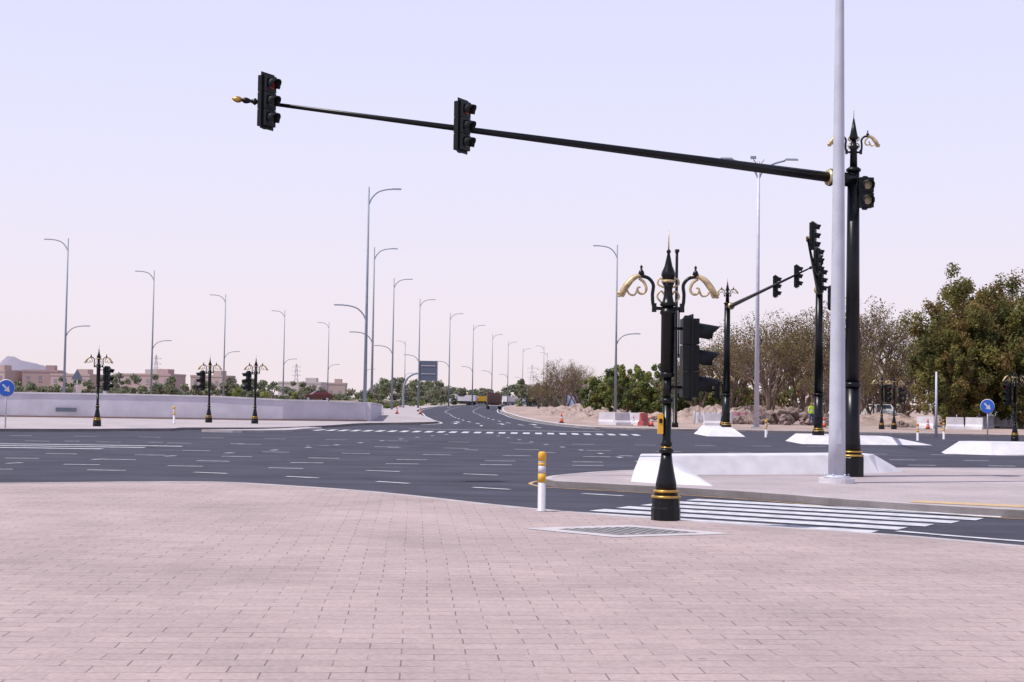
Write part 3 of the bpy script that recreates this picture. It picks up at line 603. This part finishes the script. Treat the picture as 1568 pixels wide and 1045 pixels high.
b=B(); HM=mat('haze_tinted_rock',(0.295,0.27,0.33),1,0,.04,.002,spec=0); vs=[];fs=[]; n=120  # pale lavender base colour carries the aerial haze; no haze in the scene
for j in range(9):
    for i in range(n):
        x=-4200+i*25; env=max(0,1-max(0,(x+2230)/420))*170 if x>-2230 else 170+60*math.sin(x*.006)
        env=max(0,env)
        vs.append((x,6000+j*90,max(-5,env*math.sin(math.pi*j/8)*(1+.30*noise.fractal(Vector((x*.006,j*.3,0)),1,2,4)))))
for j in range(8):
    for i in range(n-1): a=j*n+i; fs.append((a,a+1,a+n+1,a+n))
b.add(vs,fs,HM,True); b.obj('mountain')

# ------------------------------------------------------------------ foliage
def leaves(cent,rad_,nper,size,rngs,flat=.75):
    N=len(cent); c=np.repeat(cent,nper,0); R_=np.repeat(rad_,nper)
    d=rngs.normal(size=(len(c),3)); d/=np.linalg.norm(d,axis=1)[:,None]; q=rngs.random(len(c))**.45
    p=c+d*(R_*q)[:,None]*np.array([1,1,flat])
    s=size*(.6+.8*rngs.random(len(c)))
    nrm=d*.6+rngs.normal(size=(len(c),3))*.6+np.array([0,0,.35]); nrm/=np.linalg.norm(nrm,axis=1)[:,None]
    t=np.cross(nrm,rngs.normal(size=(len(c),3))); t/=np.linalg.norm(t,axis=1)[:,None]; u=np.cross(nrm,t)
    t*=s[:,None]; u*=(s*.55)[:,None]
    v=np.stack([p-t,p-u*.9,p+t,p+u*.9],1).reshape(-1,3); return v
def foliage_obj(name,vlist,mats,extra=None,loc=(0,0,0)):
    V=np.concatenate([v for v,_ in vlist]); nq=len(V)//4; mi=np.concatenate([np.full(len(v)//4,k) for v,k in vlist])
    base=B() if extra is None else extra; ev=np.array(base.v).reshape(-1,3) if base.v else np.zeros((0,3))
    off=len(ev); AV=np.concatenate([ev,V]); me=bpy.data.meshes.new(name)
    nl=sum(len(f) for f in base.f); me.vertices.add(len(AV)); me.vertices.foreach_set('co',AV.astype(np.float32).ravel())
    loops=[i for f in base.f for i in f]; starts=[];a=0
    for f in base.f: starts.append(a); a+=len(f)
    L=np.concatenate([np.array(loops,dtype=np.int32),np.arange(off,off+nq*4,dtype=np.int32)])
    S=np.concatenate([np.array(starts,dtype=np.int32),nl+np.arange(nq,dtype=np.int32)*4])
    me.loops.add(len(L)); me.loops.foreach_set('vertex_index',L.astype(np.int32)); me.polygons.add(len(S)); me.polygons.foreach_set('loop_start',S.astype(np.int32))
    for m in mats: me.materials.append(m)
    nb=len(mats)
    for m in base.mats: me.materials.append(m)
    MI=np.concatenate([np.array(base.m,dtype=np.int32)+nb,mi]).astype(np.int32); me.polygons.foreach_set('material_index',MI)
    me.update(calc_edges=True); me.validate(); o=bpy.data.objects.new(name,me); scene.collection.objects.link(o); o.location=loc; return o
G1=[leafmat('leaf_olive_light',(0.22,0.20,0.06),tl=.4),leafmat('leaf_olive',(0.16,0.155,0.048),tl=.4),leafmat('leaf_olive_dark',(0.09,0.095,0.032),tl=.35),leafmat('leaf_brownish',(0.22,0.155,0.06),tl=.4)]
G2=[leafmat('leaf_green_light',(0.24,0.26,0.08),tl=.4),leafmat('leaf_green',(0.17,0.20,0.065),tl=.4),leafmat('leaf_green_dark',(0.10,0.13,0.05))]
G3=[leafmat('leaf_dry_a',(0.22,0.15,0.08)),leafmat('leaf_dry_b',(0.17,0.12,0.065)),leafmat('leaf_dry_green',(0.17,0.155,0.06))]
G4=[leafmat('leaf_haze_tint_a',(0.21,0.225,0.14)),leafmat('leaf_haze_tint_b',(0.16,0.18,0.115)),leafmat('leaf_haze_tint_c',(0.22,0.205,0.15))]  # paler, greyer greens: distance haze is put into the leaf colour
def branch(b,p,d,L,r,depth,m,tips,rg):
    n=3; pts=[p]; q=p.copy(); dd=d.copy()
    for i in range(n):
        dd=(dd+Vector([rg.uniform(-.22,.22) for _ in range(3)])+Vector((0,0,.08))).normalized(); q=q+dd*L/n; pts.append(q.copy())
    b.tube(pts,[r,r*.85,r*.7,r*.55],m,5 if depth>1 else 3,cap=False)
    tips.append(q.copy())
    if depth<=0: return
    for i in range(rg.choice((2,3,3)) if depth>1 else 4):
        s=rg.uniform(.45,1); bp=pts[1+int(s*2)]; ax=Vector([rg.uniform(-1,1) for _ in range(3)]).normalized(); nd=(Matrix.Rotation(rg.uniform(.35,.95),3,dd.cross(ax).normalized() if dd.cross(ax).length>.01 else ax)@dd)
        branch(b,bp,nd,L*rg.uniform(.55,.8),r*.5,depth-1,m,tips,rg)
def full_tree(name,loc,h,cr_,seed,pal,nclump=90,nper=150,size=.16,low=.18):
    rg=random.Random(seed); rn=np.random.default_rng(seed); b=B(); tips=[]
    b.tube([(0,0,-.1),(.1,0,h*.15),(.05,.1,h*.3)],[h*.03,h*.024,h*.02],TRUNK,8)
    for i in range(6): a=i*1.05+rg.random(); branch(b,Vector((.05,.05,h*rg.uniform(.12,.32))),Vector((math.cos(a)*.6,math.sin(a)*.6,1)).normalized(),h*.28,h*.011,2,TRUNK,tips,rg)
    C=[];R_=[]
    for i in range(nclump):
        d=rn.normal(size=3); d/=np.linalg.norm(d); q=rn.random()**.4; az=math.atan2(d[1],d[0])
        lump=1+.10*math.sin(az*3+seed)+.10*math.sin(az*5+d[2]*4+seed*2)
        zc=h*(.45+low*.5); zz=d[2]*q*(h-zc)*lump if d[2]>0 else d[2]*q*(zc-h*low)
        C.append((d[0]*q*cr_*lump,d[1]*q*cr_*lump,zc+zz*.95)); R_.append(rn.uniform(.07,.14)*h*.55)
    C=np.array(C);R_=np.array(R_); k=rn.integers(0,len(pal),nclump)
    vl=[(leaves(C[k==j],R_[k==j],nper,size,rn,1.15),j) for j in range(len(pal)) if (k==j).any()]
    return foliage_obj(name,vl,pal,b,loc)
full_tree('broadleaf_tree',(35.6,110,0),12.2,4.6,11,G1,290,190,.12,.06); full_tree('broadleaf_tree',(41.8,111,0),12.6,4.4,12,G1,260,190,.12,.08); full_tree('broadleaf_tree',(38.8,117,0),12.8,4.8,13,G1,260,170,.13,.06)
full_tree('broadleaf_tree',(33.2,107,0),7.2,2.6,14,G1,120,160,.11,.02); full_tree('broadleaf_tree',(38.6,106.5,0),6.0,3.0,15,G1,110,160,.11,.02)
def dry_tree(name,loc,h,seed,pal,leafy=40,size=.10):
    rg=random.Random(seed); rn=np.random.default_rng(seed); b=B(); tips=[]
    for i in range(7):
        a=i*.9+rg.random(); t=rg.uniform(.15,.6); branch(b,Vector((rg.uniform(-.3,.3),rg.uniform(-.3,.3),h*.02)),Vector((math.cos(a)*t,math.sin(a)*t,1)).normalized(),h*.42,h*.014,3,TWIG,tips,rg)
    T_=np.array([tuple(t) for t in tips]); T_=T_[T_[:,2]>h*.15]; mz=T_[:,2].max(); sc=h/(mz+.3)
    k=rn.integers(0,len(pal),len(T_)); vl=[(leaves(T_[k==j],np.full((k==j).sum(),h*.055),leafy,size,rn),j) for j in range(len(pal)) if (k==j).any()]
    o=foliage_obj(name,vl,pal,b,loc); o.scale=(sc,)*3; return o
d1=dry_tree('dry_tree',(24,132,0),9.2,21,G3,16,.075); d2=dry_tree('dry_tree',(33,132,0),12,22,G3,16,.085); d3=dry_tree('dry_tree',(27.5,135,0),9.3,23,G3,24,.075)
for i,(x,y,s,k_) in enumerate(((29.5,126,.85,0),(31,140,.95,1),(35.5,130,.8,2),(21,138,.95,0),(19,145,.85,2),(36.5,136,.9,1),(23,150,1,2),(26,145,.95,1),(46,135,.9,1),(30.5,120,.6,2),(27,122,.55,0))):
    src=(d1,d2,d3)[k_]; instance(src,'dry_tree',(x,y,0),i*1.3,s*src.scale[0])
gt=full_tree('broadleaf_tree',(13,160,0),5.8,3.2,31,G2,80,130,.17,.02); gt2=full_tree('broadleaf_tree',(17.5,160,0),6.2,3.4,32,G2,80,130,.17,.02)
instance(gt,'broadleaf_tree',(21,163,0),1,1.0); instance(gt2,'broadleaf_tree',(15,170,0),2,1.0); instance(gt,'broadleaf_tree',(10.5,175,0),2,.8); instance(gt2,'broadleaf_tree',(25.5,168,0),2.5,1.0)
for i,(x,y,s,k_) in enumerate(((8,210,.95,1),(10.5,215,.95,0),(6.5,220,.9,2),(12.5,205,.8,2),(11,230,.9,1),(5,260,.8,0))):
    src=(d1,d2,d3)[k_]; instance(src,'dry_tree',(x,y,0),i*1.9+.5,s*.70*src.scale[0])
def band(name,pts,width,h,n,pal,seed,size=.5,nper=60):
    rn=np.random.default_rng(seed); P=np.array(pts,float); t=rn.random(n)*(len(P)-1); i=t.astype(int); f=(t-i)[:,None]; c=P[i]*(1-f)+P[np.minimum(i+1,len(P)-1)]*f
    x=c[:,0]+rn.normal(size=n)*width*.3; y=c[:,1]+rn.normal(size=n)*width
    hh=h*(.5+.28*np.sin(x*.13+seed)+.22*np.sin(x*.47+1)+.25*rn.random(n)); z=hh*rn.random(n)**.6
    C=np.stack([x,y,z],1); R_=h*(.12+.12*rn.random(n)); k=rn.integers(0,len(pal),n)
    vl=[(leaves(C[k==j],R_[k==j],nper,size,rn),j) for j in range(len(pal))]; return foliage_obj(name,vl,pal)
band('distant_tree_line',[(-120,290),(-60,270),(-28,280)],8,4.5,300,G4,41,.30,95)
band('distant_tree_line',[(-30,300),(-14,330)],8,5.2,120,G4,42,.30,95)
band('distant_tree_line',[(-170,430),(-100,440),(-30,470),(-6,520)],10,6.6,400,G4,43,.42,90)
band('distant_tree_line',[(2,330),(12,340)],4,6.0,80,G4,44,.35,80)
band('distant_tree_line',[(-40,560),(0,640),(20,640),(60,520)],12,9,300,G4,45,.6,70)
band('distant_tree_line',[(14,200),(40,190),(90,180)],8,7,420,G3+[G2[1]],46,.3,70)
band('roadside_scrub',[(-13.5,132),(-17,170),(-19,220),(-18,300)],1.2,1.6,110,G2+[G4[0]],47,.14,80)
band('roadside_scrub',[(-90,120),(-60,125),(-34,130),(-22,150)],3,2.2,200,G2+G4,48,.16,100)
